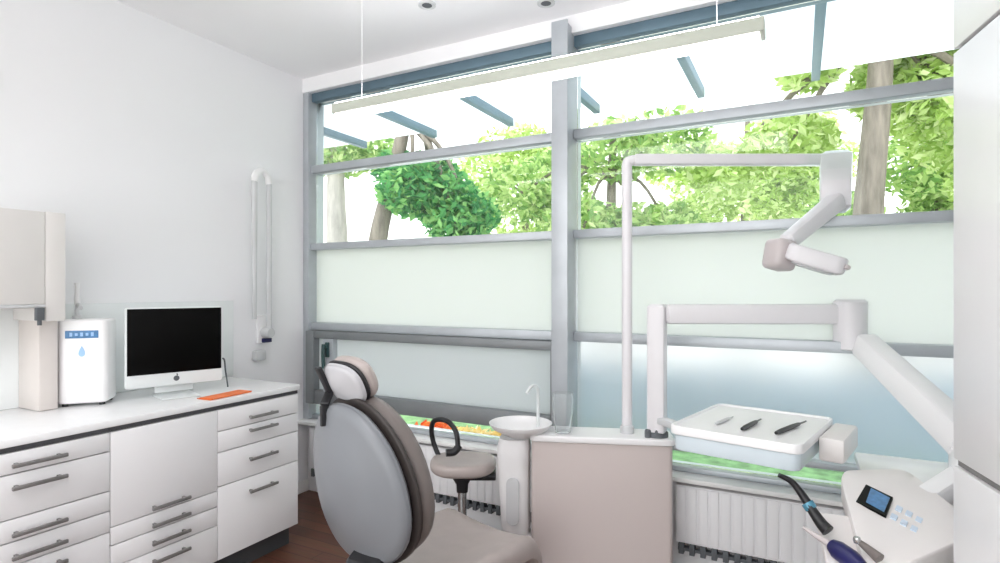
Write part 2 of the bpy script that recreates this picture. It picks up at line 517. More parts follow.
b = BM(); bx(b, XL + 0.001, XF + 0.003, 0.785, 2.252, 0.8525, 0.882, 0.004)
single('worktop', b, 'top', 'long white worktop lying over the base cabinets', 'worktop', ((XL + XF) / 2, 1.5, 0.8525))
b = BM(); bx(b, XL + 0.0005, XL + 0.010, 0.785, 2.30, 0.8825, 1.335, 0.002)
single('backsplash', b, 'splash', 'pale grey backsplash panel on the wall behind monitor and worktop', 'backsplash', (XL + 0.005, 1.5, 0.8825))

# wall cupboard at the left edge
XC = -2.76
root = thing('wall_cupboard', 'pale beige grey wall cupboard above the worktop at the left edge', 'cupboard', (XL + 0.15, 1.1, 0.8825))
b = BM(); bx(b, XL + 0.011, XC - 0.022, 0.785, 1.203, 1.325, 1.725, 0.002); part(root, 'body', b, 'taupe', world=True)
b = BM(); bx(b, XC - 0.021, XC, 0.79, 1.203, 1.342, 1.72, 0.002); dd = part(root, 'door', b, 'taupe', world=True)
b = BM(); bx(b, XC - 0.03, XC + 0.006, 0.79, 1.203, 1.328, 1.341, 0.002); part(root, 'bottom_rail', b, 'pgrey', world=True, label='grey grip rail')
b = BM(); bx(b, XL + 0.011, XC, 1.205, 1.278, 1.27, 1.725, 0.003)
part(root, 'end_panel', b, 'taupe', world=True)
b = BM(); bx(b, XL + 0.011, XC - 0.1, 1.225, 1.295, 0.8835, 1.2695, 0.003)
part(root, 'support_panel', b, mat('beige_post', (0.68, 0.63, 0.60), 0.5, var=0.03), world=True, label='beige upright below the cupboard')
b = BM(); bx(b, XC - 0.008, XC + 0.012, 1.168, 1.198, 1.275, 1.3275, 0.003)
tube(b, [(XC + 0.002, 1.183, 1.28), (XC + 0.002, 1.183, 1.255)], 0.008)
part(root, 'catch', b, 'slot', world=True, label='dark grey catch')

# counter device with blue display
dc = W(84, 392, 2.42); dx, dy = -2.885, 1.425
root = thing('countertop_water_unit', 'white countertop appliance with blue display, left of the monitor', 'appliance', (dx, dy, 0.8825), R(-42))
b = BM(); pad(b, rr(0.19, 0.16, 0.025), 0.012, 0.385, 0.012, lambda u, v, w: Vector((v, u, w))); part(root, 'body', b, 'white')
b = BM()
b.free()
for u in (-0.07, 0.07):
    for v in (-0.055, 0.055):
        b = BM(); lathe(b, (v, u, 0.0005), [(0.012, 0), (0.012, 0.0115)], 10); part(root, 'foot', b, 'black')
b = BM(); box(b, (0.0805, 0, 0.320), (0.004, 0.125, 0.034), bevel=0.0015); ds = part(root, 'display', b, 'blue', label='dark blue display strip')
b = BM()
for k in range(5): box(b, (0.0832, -0.04 + 0.02 * k, 0.320), (0.002, 0.010, 0.012 if k % 2 else 0.017))
part(root, 'digits', b, 'lblue', ds)
b = BM()                                    # drop emblem
o = []
for k in range(24):
    t = 2 * math.pi * k / 24
    o.append((0.017 * math.sin(t) * (math.sin(t / 2)) ** 1.3, 0.024 * math.cos(t)))
skin_rings(b, [[Vector((0.0802, u, 0.245 + v)) for u, v in o], [Vector((0.0825, u, 0.245 + v)) for u, v in o]])
part(root, 'emblem', b, 'lblue', label='light blue drop emblem')
b = BM()
tube(b, smooth_path([(-0.03, -0.05, 0.384), (-0.03, -0.05, 0.43), (-0.015, -0.04, 0.45), (0.03, -0.02, 0.435)]), 0.010)
lathe(b, (-0.03, -0.05, 0.384), [(0.02, 0), (0.02, 0.015), (0.012, 0.02)], 16)
part(root, 'spout', b, 'pgrey', label='grey bent spout')
b = BM(); lathe(b, (-0.03, -0.05, 0.53), [(0.010, -0.085), (0.012, -0.06), (0.009, 0), (0.011, 0.02)], 14)
part(root, 'filter_rod', b, 'white')

# monitor
ma = W(125, 308, 2.63); mb = W(222, 305, 2.93)
md = (mb - ma); md.z = 0
mang = math.atan2(md.y, md.x)
mc = (ma + mb) / 2
root = thing('computer_monitor', 'all-in-one desktop monitor with black screen and pale chin', 'monitor', (mc.x, mc.y, 0.8825), mang)
MW = md.length
zt = ma.z - 0.8825
b = BM(); pad(b, rr(MW, zt - 0.055, 0.012), -0.006, 0.022, 0.005, lambda u, v, w: Vector((u, w, 0.055 + (zt - 0.055) / 2 + v)), dome1=0.012)
body = part(root, 'housing', b, 'alu', label='pale aluminium housing')
b = BM(); bx(b, -MW / 2 + 0.006, MW / 2 - 0.006, -0.0085, -0.006, 0.055 + 0.062, zt - 0.006, 0.001); part(root, 'screen', b, 'screen', label='black screen')
b = BM()
lathe(b, (0, -0.0062, 0.088), [(0.013, 0), (0.013, 0.002), (0.002, 0.0025)], 18, Matrix.Rotation(R(90), 3, 'X'))
box(b, (0.003, -0.0072, 0.106), (0.005, 0.002, 0.009), Matrix.Rotation(R(-25), 3, 'Y'))
part(root, 'logo', b, 'slot', body, label='small dark round logo with a leaf')
b = BM()
bar(b, (0, 0.030, 0.02), (0, 0.034, 0.19), 0.17, 0.008, 0.002)
bx(b, -0.085, 0.085, -0.09, 0.09, 0.0005, 0.008, 0.003)
part(root, 'stand', b, 'alu')
b = BM(); tube(b, smooth_path([(MW / 2 - 0.03, 0.028, 0.12), (MW / 2 + 0.02, 0.04, 0.16), (MW / 2 + 0.035, 0.05, 0.09), (MW / 2 + 0.05, 0.06, 0.006)]), 0.004, 8)
part(root, 'cable', b, 'slot', label='dark cable')

# orange leaflet
lp = W(208, 396, 2.63)
b = BM()
box(b, (0, 0, 0.002), (0.09, 0.24, 0.003)); box(b, (0.006, 0.004, 0.0055), (0.09, 0.235, 0.003), Matrix.Rotation(R(2), 3, 'Z'))
b.transform(Matrix.Translation((-2.495, 1.84, 0.8825)) @ Matrix.Rotation(R(4), 4, 'Z'))
single('leaflet', b, 'orange', 'orange leaflet lying on the worktop in front of the monitor', 'leaflet', (-2.495, 1.84, 0.8825))

# folded arm on the wall
root = thing('x_ray_unit', 'slim white folded arm on the wall beside the window', 'wall arm', (XL, 2.49, 1.05))
ya, yb_ = 2.40, 2.51
b = BM(); bx(b, XL + 0.001, XL + 0.03, yb_ - 0.05, yb_ + 0.05, 1.06, 1.24, 0.01); wp = part(root, 'wall_plate', b, 'white', world=True)
b = BM(); tube(b, [(XL + 0.07, yb_, 1.12), (XL + 0.07, yb_, 2.08)], 0.017); part(root, 'lower_arm', b, 'pgrey', world=True)
b = BM(); tube(b, [(XL + 0.07, ya, 2.08), (XL + 0.07, ya, 1.22)], [0.019, 0.014]); part(root, 'upper_arm', b, 'pgrey', world=True)
b = BM(); tube(b, smooth_path([(XL + 0.07, yb_, 2.07), (XL + 0.07, yb_ - 0.012, 2.12), (XL + 0.07, (ya + yb_) / 2, 2.145), (XL + 0.07, ya + 0.012, 2.12), (XL + 0.07, ya, 2.07)]), 0.021)
part(root, 'knuckle', b, 'white', world=True)
b = BM(); lathe(b, (XL + 0.03, yb_, 1.13), [(0.035, 0), (0.035, 0.05), (0.028, 0.062)], 20, Matrix.Rotation(R(90), 3, 'Y')); part(root, 'pivot', b, 'pgrey', world=True)
b = BM(); bx(b, XL + 0.031, XL + 0.05, yb_ - 0.025, yb_ + 0.04, 1.066, 1.093, 0.003); part(root, 'switch', b, 'navy', wp, world=True, label='blue switch')
b = BM(); bx(b, XL + 0.001, XL + 0.05, yb_ - 0.075, yb_ + 0.0, 0.955, 1.02, 0.01)
single('wall_socket', b, 'pgrey', 'small grey socket box on the wall below the folded arm', 'socket', (XL, yb_ - 0.035, 0.955))

# ------------------------------------------------------------------ ceiling spots and linear luminaire
def spot(px, py, label):
    z = (CEIL - EYE) * F / (290 - py)
    p = W(px, py, z); p.z = CEIL
    root = thing('ceiling_spot', label, 'ceiling spot', p, 0, 'recessed ceiling spots')
    b = BM(); lathe(b, (0, 0, -0.012), [(0.036, 0.0115), (0.045, 0.0115), (0.045, 0.003), (0.037, 0), (0.034, 0.004)], 24); part(root, 'ring', b, 'pgrey')
    b = BM(); lathe(b, (0, 0, -0.010), [(0.030, 0.009), (0.033, 0.003), (0.012, 0)], 20); part(root, 'lens', b, 'slot', label='dark lens')
spot(546, 2, 'small dark ceiling spot, nearer the middle window post')
spot(427, 4, 'small dark ceiling spot, nearer the white left wall')

root_c = (W(338, 101, 2.66) + W(765, 30, 1.816)) / 2
root = thing('linear_luminaire', 'long slim white luminaire hanging before the window tops', 'luminaire', (root_c.x, root_c.y, root_c.z - 0.02))
root_c.z -= 0.02
L = (W(765, 30, 1.816) - W(338, 101, 2.66)).length
b = BM(); bx(b, -L / 2, L / 2, -0.045, 0.045, -0.024, 0.022, 0.005); part(root, 'housing', b, 'lampw')
b = BM(); bx(b, -L / 2 + 0.015, L / 2 - 0.015, -0.038, 0.038, -0.029, -0.0242, 0.002); part(root, 'diffuser', b, 'lamp')
b = BM(); bx(b, -L / 2 + 0.015, L / 2 - 0.015, -0.038, 0.038, 0.0222, 0.026, 0.001); part(root, 'added_uplight_strip', b, 'fill_up')  # glowing strip added on top to brighten the ceiling
for s in (-1, 1):
    b = BM(); tube(b, [(s * L * 0.42, 0, 0.02), (s * L * 0.42, 0, CEIL - root_c.z - 0.02)], 0.0012, 6)
    lathe(b, (s * L * 0.42, 0, CEIL - root_c.z - 0.022), [(0.02, 0), (0.02, 0.021)], 16)
    part(root, 'suspension_wire', b, 'white')

# ------------------------------------------------------------------ radiators and low cabinet under the window
def radiator(x0, x1, label):
    root = thing('radiator', label, 'radiator', ((x0 + x1) / 2, YW - 0.05, 0.0))
    y0, y1 = YW - 0.095, YW - 0.035
    p = BM()
    bx(p, x0, x1, y0 + 0.012, y1, 0.19, 0.465, 0.004)
    n = int((x1 - x0) / 0.05)
    for k in range(n):
        xc = x0 + (k + 0.5) * (x1 - x0) / n
        bx(p, xc - 0.0215, xc + 0.0215, y0 + 0.006, y0 + 0.014, 0.20, 0.46, 0.005)
    part(root, 'panel', p, 'rad', world=True)
    g = BM()
    for k in range(n):
        xc = x0 + (k + 0.5) * (x1 - x0) / n
        bx(g, xc - 0.012, xc + 0.012, y0 + 0.012, y1 - 0.005, 0.135, 0.189, 0.002)
    bx(g, x0 + 0.01, x1 - 0.01, y0 + 0.02, y1 - 0.01, 0.15, 0.165)
    part(root, 'bottom_grille', g, 'slot', world=True, label='dark toothed grille')
    for xc in (x0 + 0.12, x1 - 0.12):
        b = BM(); bx(b, xc - 0.015, xc + 0.015, y1 - 0.002, YW - 0.0005, 0.22, 0.42); part(root, 'bracket', b, 'rad', world=True)
radiator(-2.95, -1.22, 'white ribbed radiator under the left window, behind chair and stool')
radiator(-0.53, 0.17, 'white ribbed radiator under the right window, below the tray')

root = thing('side_cabinet', 'low white side cabinet under the right window, behind the console', 'cabinet', (0.6, 2.62, 0))
b = BM(); bx(b, 0.215, XR - 0.005, 2.42, 2.785, 0.08, 0.695, 0.003); part(root, 'body', b, 'lacq', world=True)
b = BM(); bx(b, 0.20, XR - 0.003, 2.39, 2.788, 0.6955, 0.725, 0.004); part(root, 'top', b, 'top', world=True)
for k in range(2):
    b = BM(); bx(b, 0.218 + 0.40 * k, 0.612 + 0.40 * k - 0.004, 2.400, 2.419, 0.084, 0.692, 0.002); part(root, 'door', b, 'lacq', world=True)
b = BM(); bx(b, 0.23, XR - 0.01, 2.45, 2.785, 0.0005, 0.0795); part(root, 'plinth', b, 'plinth', world=True)

# ------------------------------------------------------------------ tall cupboard at the right edge
fp = P(453 / F * 1.4, 1.4, 0)
ca = math.atan2(0.3015, 0.9535)            # right of the viewing direction
cd = (FW * math.cos(ca) + RT * math.sin(ca))            # runs away from us along the face
rotc = math.atan2(cd.y, cd.x) - math.pi / 2              # local +Y along cd, local +X into the cupboard
root = thing('tall_cupboard', 'tall white built-in cupboard at the right edge', 'cupboard', (fp.x, fp.y, 0), rotc)
D, LC = 0.52, 0.95
b = BM(); bx(b, 0.022, D, -LC, -0.001, 0.0005, CEIL - 0.001); part(root, 'body', b, 'carcass')
zt_, zb_ = EYE + 238 * 1.4 / F, EYE - 170 * 1.4 / F
for nm, z0, z1 in (('top_door', zt_ + 0.005, CEIL - 0.002), ('tall_door', zb_ + 0.006, zt_ - 0.005), ('lower_door', 0.01, zb_ - 0.012)):
    b = BM(); bx(b, 0, 0.021, -LC, 0, z0, z1, 0.003); part(root, nm, b, 'white')
b = BM(); bx(b, 0.010, 0.0215, -LC, -0.002, zb_ - 0.011, zb_ + 0.005); part(root, 'grip_groove', b, 'handle', label='grey grip groove')
b = BM(); bx(b, 0.012, 0.0215, -LC, -0.002, zt_ - 0.0045, zt_ + 0.0045); part(root, 'shadow_gap', b, 'gap', label='dark gap')

# ------------------------------------------------------------------ dental chair
AX = R(41)
adir = RT * math.sin(AX) + FW * math.cos(AX)
cr = math.atan2(adir.y, adir.x)
B0 = P(-0.445, 1.88, 0)
root = thing('dental_chair', 'grey dental chair with oval backrest and taupe cushions', 'dental chair', B0, cr)
rec = R(9)
U = Vector((-math.sin(rec), 0, math.cos(rec))); N = Vector((-math.cos(rec), 0, -math.sin(rec)))
C0 = Vector((-0.01, 0, 0.775))
def bk(u, v, w):                            # u across, v up the back, w backwards
    hollow = -0.10 * (u / 0.27) ** 2 * 0.45
    return C0 + Vector((0, u, 0)) + U * v + N * (w + hollow * 0.6)
eg = [(x * (1.0 - 0.10 * (y / 0.27)), y) for x, y in se(0.245, 0.275, 2.15)]
eg = [(x * (0.94 + 0.06 * min(1, max(0, (y + 0.275) / 0.12))), y) for x, y in eg]
def inset(o, s): return [(x * s, y * s) for x, y in o]
b = BM(); pad(b, inset(eg, 0.985), 0.006, 0.065, 0.035, bk, dome1=0.05); part(root, 'backrest_shell', b, 'shell', label='light grey plastic back shell')
b = BM(); pad(b, inset(eg, 1.03), -0.010, 0.006, 0.007, bk); part(root, 'backrest_rim', b, 'rimdark', label='black edging')
b = BM(); pad(b, inset(eg, 1.0), -0.085, -0.010, 0.035, bk, dome0=0.02); part(root, 'backrest_cushion', b, 'leather', label='taupe back cushion')
# headrest
HC = C0 + U * 0.325 + N * (-0.015) + Vector((0, 0.035, 0))
tl = R(-16)
HU = Vector((-math.sin(rec - tl), 0, math.cos(rec - tl))); HN = Vector((-math.cos(rec - tl), 0, -math.sin(rec - tl)))
def hd(u, v, w): return HC + Vector((0, u, 0)) + HU * v + HN * (w - 0.9 * u * u)
ho = se(0.098, 0.078, 2.6)
b = BM(); pad(b, ho, -0.055, 0.0, 0.028, hd, dome0=0.012); hr = part(root, 'headrest_cushion', b, 'seatl', label='taupe headrest cushion')
b = BM(); pad(b, inset(ho, 0.97), 0.002, 0.03, 0.02, hd, dome1=0.012); part(root, 'headrest_shell', b, 'hshell', hr, label='pale grey headrest shell')
b = BM(); pad(b, inset(ho, 1.01), -0.006, 0.006, 0.005, hd); part(root, 'headrest_rim', b, 'black', hr, label='black headrest edging')
b = BM()
sU = Vector((0, 0.075, 0))
pts = [bk(0.06, 0.20, 0.075), bk(0.07, 0.265, 0.06), HC + sU + HN * 0.034 + HU * -0.03, HC + sU + HN * 0.036 + HU * 0.07]
bar(b, pts[0], pts[1], 0.028, 0.012, 0.003); bar(b, pts[1], pts[2], 0.028, 0.014, 0.003); bar(b, pts[2], pts[3], 0.026, 0.014, 0.003)
part(root, 'headrest_bar', b, 'black', label='black headrest bar')
# bracket, seat, legrest
b = BM()
bar(b, (-0.05, -0.07, 0.56), (0.05, -0.05, 0.37), 0.13, 0.07, 0.01); bar(b, (0.02, -0.02, 0.38), (0.24, 0, 0.36), 0.15, 0.06, 0.01)
part(root, 'back_bracket', b, 'black', label='black hinge bracket')
def seat_map(u, v, w):
    x = 0.42 + u
    z = 0.365 + w + 0.25 * max(0, abs(v) - 0.12) ** 2
    d = max(0, x - 0.56)
    z -= 0.75 * d * min(1, d / 0.15) + 0.0
    return Vector((x, v * (1 - 0.18 * max(0, (x - 0.5) / 0.4)), z))
so = rr(0.80, 0.50, 0.22, 8)
b = BM()
R_ = sum(math.hypot(*p) for p in so) / len(so)
prof = [(0.92, 0.0), (0.98, 0.012), (1.0, 0.04), (0.99, 0.065), (0.95, 0.085), (0.9, 0.092), (0.8, 0.09), (0.7, 0.086), (0.6, 0.082), (0.45, 0.078), (0.3, 0.076), (0.15, 0.076)]
skin_rings(b, [[seat_map(u * s, v * s, w) for u, v in so] for s, w in prof])
part(root, 'seat', b, 'seatl', label='taupe seat cushion running down to the feet')
def base_map(u, v, w): return Vector((0.40 + u, v, 0.30 + w - max(0, u - 0.12) * 0.6))
b = BM(); pad(b, rr(0.60, 0.36, 0.10, 6), -0.03, 0.055, 0.02, base_map); part(root, 'seat_pan', b, 'white', label='white seat pan')
b = BM()
rings = []
for z, w, d, cx in ((0.035, 0.34, 0.22, 0.30), (0.06, 0.30, 0.20, 0.30), (0.14, 0.22, 0.17, 0.30), (0.27, 0.24, 0.20, 0.30)):
    rings.append([Vector((cx + x, y, z)) for x, y in rr(w, d, 0.06, 5)])
skin_rings(b, rings); part(root, 'pedestal', b, 'white', label='white pedestal')
b = BM(); pad(b, rr(0.85, 0.46, 0.15, 6), 0.001, 0.035, 0.012, lambda u, v, w: Vector((0.32 + u, v, w))); part(root, 'base_plate', b, 'pgrey', label='grey floor plate')
# ------------------------------------------------------------------ stool
SP = P(-0.185, 2.87, 0)
root = thing('dentist_stool', 'beige padded stool with black bracket, between chair and dental unit', 'stool', SP, YAW)
SH = 0.545
b = BM(); pad(b, se(0.165, 0.15, 2.6), -0.055, 0.005, 0.026, lambda u, v, w: Vector((u, v, SH + w + 0.5 * max(0, abs(u) - 0.05) ** 2)), dome1=-0.006); part(root, 'seat', b, 'seatl', label='beige padded seat')
b = BM(); bx(b, -0.04, 0.165, -0.07, 0.07, SH - 0.085, SH - 0.056, 0.006)
rings = [[Vector((-0.005 + x, y, z)) for x, y in rr(w, w, w * 0.3, 4)] for z, w in ((SH - 0.16, 0.055), (SH - 0.12, 0.06), (SH - 0.084, 0.10))]
skin_rings(b, rings); part(root, 'mechanism', b, 'black', label='black seat mechanism')
b = BM(); lathe(b, (-0.005, 0, 0.0), [(0.03, 0.09), (0.03, 0.22), (0.022, 0.225), (0.022, SH - 0.155)], 20); part(root, 'gas_lift', b, 'chrome', label='chrome gas lift')
for k in range(5):
    a = R(20 + 72 * k); d = Vector((math.cos(a), math.sin(a), 0))
    c = Vector((-0.005, 0, 0))
    b = BM(); bar(b, c + d * 0.02 + Vector((0, 0, 0.10)), c + d * 0.22 + Vector((0, 0, 0.075)), 0.04, 0.03, 0.006, 0.028, 0.02); lg = part(root, 'leg', b, 'chrome')
    b = BM(); q = c + d * 0.215
    t = Vector((-d.y, d.x, 0))
    mm = Matrix((t, Vector((0, 0, 1)), d)).transposed() if False else None
    for s in (-1, 1):
        tube(b, [q + t * (s * 0.006) + Vector((0, 0, 0.028)), q + t * (s * 0.022) + Vector((0, 0, 0.028))], 0.027, 16)
    tube(b, [q + Vector((0, 0, 0.028)), q + Vector((0, 0, 0.07))], 0.007, 8)
    part(root, 'caster', b, 'black', lg, label='black twin caster')
b = BM()
pts = [W(452, 470, 2.83), W(440, 458, 2.93), W(432, 436, 2.95), W(434, 421, 2.92), W(447, 421, 2.85), W(456, 432, 2.80), W(458, 448, 2.78)]
tube(b, smooth_path(pts), 0.013, 10); br = part(root, 'back_arm', b, 'black', world=True, label='black curved support arm')
b = BM(); tube(b, smooth_path([W(459, 446, 2.79), W(454, 452, 2.77), W(446, 453, 2.76)]), [0.018, 0.022, 0.018], 12); part(root, 'arm_pad', b, 'black', br, world=True, label='black pad')

# ------------------------------------------------------------------ dental unit
u0, u1 = P(0.143, 2.62, 0), P(0.770, 2.53, 0)
ud = (u1 - u0); UW = ud.length; ua = math.atan2(ud.y, ud.x)
uc = (u0 + u1) / 2
UH = 0.705
root = thing('dental_unit', 'pink beige dental unit cabinet with white top and spittoon', 'dental unit', (uc.x, uc.y, 0), ua)
# local: x along the front, y towards the window
b = BM(); pad(b, [(u, v + 0.0) for u, v in rr(UW, 0.18, 0.02, 4)], 0.06, UH - 0.001, 0.006, lambda u, v, w: Vector((u, v + 0.09, w))); part(root, 'body', b, 'unit', label='pink beige body')
b = BM(); pad(b, rr(UW - 0.05, 0.14, 0.02, 4), 0.0005, 0.059, 0.006, lambda u, v, w: Vector((u, v + 0.09, w))); part(root, 'plinth', b, 'pgrey')
b = BM(); pad(b, rr(UW + 0.02, 0.20, 0.03, 5), UH, UH + 0.028, 0.009, lambda u, v, w: Vector((u + 0.002, v + 0.088, w))); part(root, 'top', b, 'white', label='white top plate')
# white spittoon housing at the left end
hx = -UW / 2 - 0.085
b = BM()
rings = []
for z, w, d, ox in ((0.24, 0.11, 0.13, 0.01), (0.28, 0.135, 0.15, 0.005), (0.42, 0.14, 0.16, 0.0), (0.58, 0.15, 0.17, -0.004), (0.66, 0.155, 0.175, -0.004), (0.70, 0.14, 0.16, 0.0)):
    rings.append([Vector((hx + ox + x, 0.09 + y, z)) for x, y in rr(w, d, 0.05, 5)])
skin_rings(b, rings); hs = part(root, 'spittoon_housing', b, 'white', label='white rounded housing')
b = BM(); pad(b, rr(0.06, 0.22, 0.028, 5), 0, 0.012, 0.004, lambda u, v, w: Vector((hx + u, 0.006 - w + 0.01 * 0, 0.42 + v))); part(root, 'recess_panel', b, 'pgrey', hs, label='grey inset panel')
b = BM()
bar(b, (hx, 0.09, 0.255), (hx + 0.10, 0.09, 0.20), 0.09, 0.06, 0.01); part(root, 'housing_bracket', b, 'white', hs)
b = BM()
lathe(b, (hx + 0.028, 0.08, 0.70), [(0.05, 0), (0.07, 0.012), (0.135, 0.045), (0.148, 0.062), (0.150, 0.07), (0.144, 0.07), (0.13, 0.05), (0.06, 0.018), (0.01, 0.012)], 36)
part(root, 'spittoon_bowl', b, 'white', label='white spittoon bowl')
b = BM()
tube(b, smooth_path([(-UW / 2 + 0.02, 0.15, UH + 0.02), (-UW / 2 + 0.02, 0.155, UH + 0.17), (-UW / 2 + 0.015, 0.14, UH + 0.225), (-UW / 2 - 0.01, 0.11, UH + 0.23), (-UW / 2 - 0.03, 0.09, UH + 0.20)]), 0.008, 10)
part(root, 'cup_filler', b, 'alu', label='slim cup filler pipe')
b = BM()
for sx, r_ in ((0.21, 0.014), (0.25, 0.011)):
    lathe(b, (sx, 0.03, UH + 0.0275), [(r_, 0), (r_, 0.03), (r_ * 0.8, 0.036)], 14)
part(root, 'knobs', b, 'slot', label='dark control knobs')

gp = P(0.295, 2.665, UH + 0.0285)
b = BM(); lathe(b, gp, [(0.032, 0.0), (0.036, 0.002), (0.050, 0.10), (0.048, 0.185), (0.0455, 0.185), (0.047, 0.10), (0.033, 0.01), (0.004, 0.008)], 28)
gm = bpy.data.materials.new('tumbler_glass'); gm.use_nodes = True
gb = gm.node_tree.nodes['Principled BSDF']; gb.inputs['Transmission Weight'].default_value = 0.9; gb.inputs['Roughness'].default_value = 0.05
gb.inputs['IOR'].default_value = 1.3
gn = gm.node_tree.nodes.new('ShaderNodeTexNoise'); gr = gm.node_tree.nodes.new('ShaderNodeValToRGB')
gr.color_ramp.elements[0].color = (0.9, 0.94, 0.95, 1); gr.color_ramp.elements[1].color = (0.97, 0.98, 0.98, 1)
gm.node_tree.links.new(gn.outputs['Fac'], gr.inputs[0]); gm.node_tree.links.new(gr.outputs[0], gb.inputs['Base Color'])
single('tumbler', b, gm, 'clear glass tumbler standing beside the white spittoon bowl', 'glass', gp)

# ---- operating lamp on its post
TOPZ = UH + 0.0285
lp0 = P((627 - 500) / F * 2.66, 2.66, TOPZ)
root = thing('operating_lamp', 'white operating lamp on tall post with long horizontal arm', 'operating lamp', lp0, YAW)
zl = 2.66
b = BM(); lathe(b, lp0, [(0.032, 0), (0.032, 0.03), (0.026, 0.036)], 20); part(root, 'collar', b, 'pgrey', world=True)
topz = EYE + (290 - 160) / F * zl
b = BM()
tube(b, [Vector((lp0.x, lp0.y, TOPZ + 0.02)), Vector((lp0.x, lp0.y, topz - 0.06))] + [], 0.024, 16)
cpt = Vector((lp0.x, lp0.y, topz))
tube(b, smooth_path([cpt + Vector((0, 0, -0.07)), cpt + Vector((0, 0, -0.025)), cpt + RT * 0.012 + Vector((0, 0, -0.005)), cpt + RT * 0.06], 6), 0.024, 16)
part(root, 'post', b, 'unitw', world=True)
b = BM(); bar(b, cpt + RT * 0.03, W(826, 160, zl - 0.06), 0.055, 0.05, 0.008); part(root, 'arm', b, 'unitw', world=True)
b = BM()
e0 = W(836, 160, zl - 0.08)
bar(b, e0 + Vector((0, 0, 0.035)) - RT * 0.0, W(835, 212, zl - 0.12), 0.13, 0.09, 0.02, 0.12, 0.08); jt = part(root, 'joint', b, 'unitw', world=True)
b = BM(); bar(b, W(838, 200, zl - 0.14), W(786, 243, zl - 0.3), 0.075, 0.075, 0.015, 0.06, 0.06); part(root, 'link', b, 'unitw', world=True)
# head: a block with a wing-shaped reflector
hc = W(780, 255, zl - 0.34)
b = BM(); box(b, (0, 0, 0), (0.105, 0.10, 0.125), Matrix.Rotation(YAW + R(20), 3, 'Z') @ Matrix.Rotation(R(12), 3, 'Y'), 0.025, 3)
bmesh.ops.translate(b, vec=hc, verts=b.verts[:]); hd_ = part(root, 'head_block', b, 'lampgrey', world=True, label='grey lamp head')
h1, h2 = W(786, 251, zl - 0.36), W(845, 268, zl - 0.44)
axl = (h2 - h1); Lh = axl.length; axl.normalize()
sd = axl.cross(Vector((0, 0, 1))).normalized(); upv = sd.cross(axl)
hm = (h1 + h2) / 2
b = BM(); pad(b, [(u, v) for u, v in rr(Lh, 0.16, 0.045, 6)], -0.032, 0.036, 0.015, lambda u, v, w: hm + axl * u + sd * v + upv * (w - 1.2 * v * v)); part(root, 'reflector', b, 'unitw', hd_, world=True, label='pale wing shaped reflector')
b = BM(); pad(b, [(u, v) for u, v in rr(Lh * 0.72, 0.10, 0.03, 6)], -0.040, -0.0325, 0.003, lambda u, v, w: hm + axl * u + sd * v + upv * (w - 1.2 * v * v)); part(root, 'lamp_glass', b, 'pgrey', hd_, world=True, label='grey lamp glass')
b = BM(); g1 = h2 - axl * 0.01
tube(b, smooth_path([g1 - sd * 0.07, g1 - sd * 0.06 + axl * 0.012, g1 + sd * 0.06 + axl * 0.012, g1 + sd * 0.07]), 0.009, 8); part(root, 'grip', b, 'lampgrey', hd_, world=True)

# ---- delivery arm and console
zd = 2.60
dp = P((657 - 500) / F * zd, zd, TOPZ)
root = thing('instrument_console', 'white jointed arm carrying a beige console with small dark screen', 'instrument console', dp, YAW)
b = BM()
tpz = EYE - (314 - 290) / F * zd
bar(b, Vector((dp.x, dp.y, TOPZ + 0.012)), Vector((dp.x, dp.y, tpz + 0.045)), 0.08, 0.08, 0.012); part(root, 'post', b, 'unitw', world=True)
b = BM(); lathe(b, dp, [(0.05, 0), (0.05, 0.018), (0.045, 0.022)], 20); part(root, 'collar', b, 'slot', world=True, label='dark post collar')
q1 = Vector((dp.x, dp.y, tpz)); q2 = W(838, 314, 2.52)
b = BM(); bar(b, q1 + RT * 0.036, q2, 0.085, 0.088, 0.012); part(root, 'swing_arm', b, 'unitw', world=True)
e1 = W(850, 312, 2.5)
b = BM(); lathe(b, Vector((e1.x, e1.y, 0)), [(0.05, e1.z - 0.17), (0.066, e1.z - 0.16), (0.066, e1.z + 0.045), (0.055, e1.z + 0.055)], 24); part(root, 'elbow', b, 'unitw', world=True)
s0 = W(862, 342, 2.44); s1 = W(972, 446, 1.86)
b = BM(); bar(b, s0, s1, 0.085, 0.10, 0.02, 0.10, 0.115); part(root, 'spring_arm', b, 'white', world=True)
cc = [W(838, 470, 1.95), W(905, 468, 2.0), W(985, 530, 1.55), W(868, 580, 1.45)]
def bil(u, v):                              # u 0..1 left to right, v 0..1 far to near
    return (cc[0] * (1 - u) + cc[1] * u) * (1 - v) + (cc[3] * (1 - u) + cc[2] * u) * v
nrm = (cc[2] - cc[0]).cross(cc[1] - cc[3]).normalized()
if nrm.z < 0: nrm = -nrm
def con(u, v, w): return bil(u + 0.5, v + 0.5) + nrm * w
b = BM(); pad(b, rr(1.0, 1.0, 0.16, 6), -0.075, 0.0, 0.012, lambda u, v, w: con(u, v, w) if w > -0.07 else con(u * 0.94, v * 0.94, w)); cb = part(root, 'console_body', b, 'panel', world=True, label='beige white console')
def quad_px(pts, t0, t1):
    """patch on the console's top whose outline is where these sight lines meet it"""
    o = []
    c0 = con(0, 0, 0)
    for px, py in pts:
        d = W(px, py, 1.0) - Vector((0, 0, EYE))
        k = (c0 - Vector((0, 0, EYE))).dot(nrm) / d.dot(nrm)
        o.append(Vector((0, 0, EYE)) + d * k)
    return [[p + nrm * t0 for p in o], [p + nrm * t1 for p in o]]
b = BM(); skin_rings(b, quad_px([(866, 486), (893, 499), (886, 518), (856, 503)], -0.004, 0.006)); sc = part(root, 'screen', b, 'screen', cb, world=True, label='small dark blue screen')
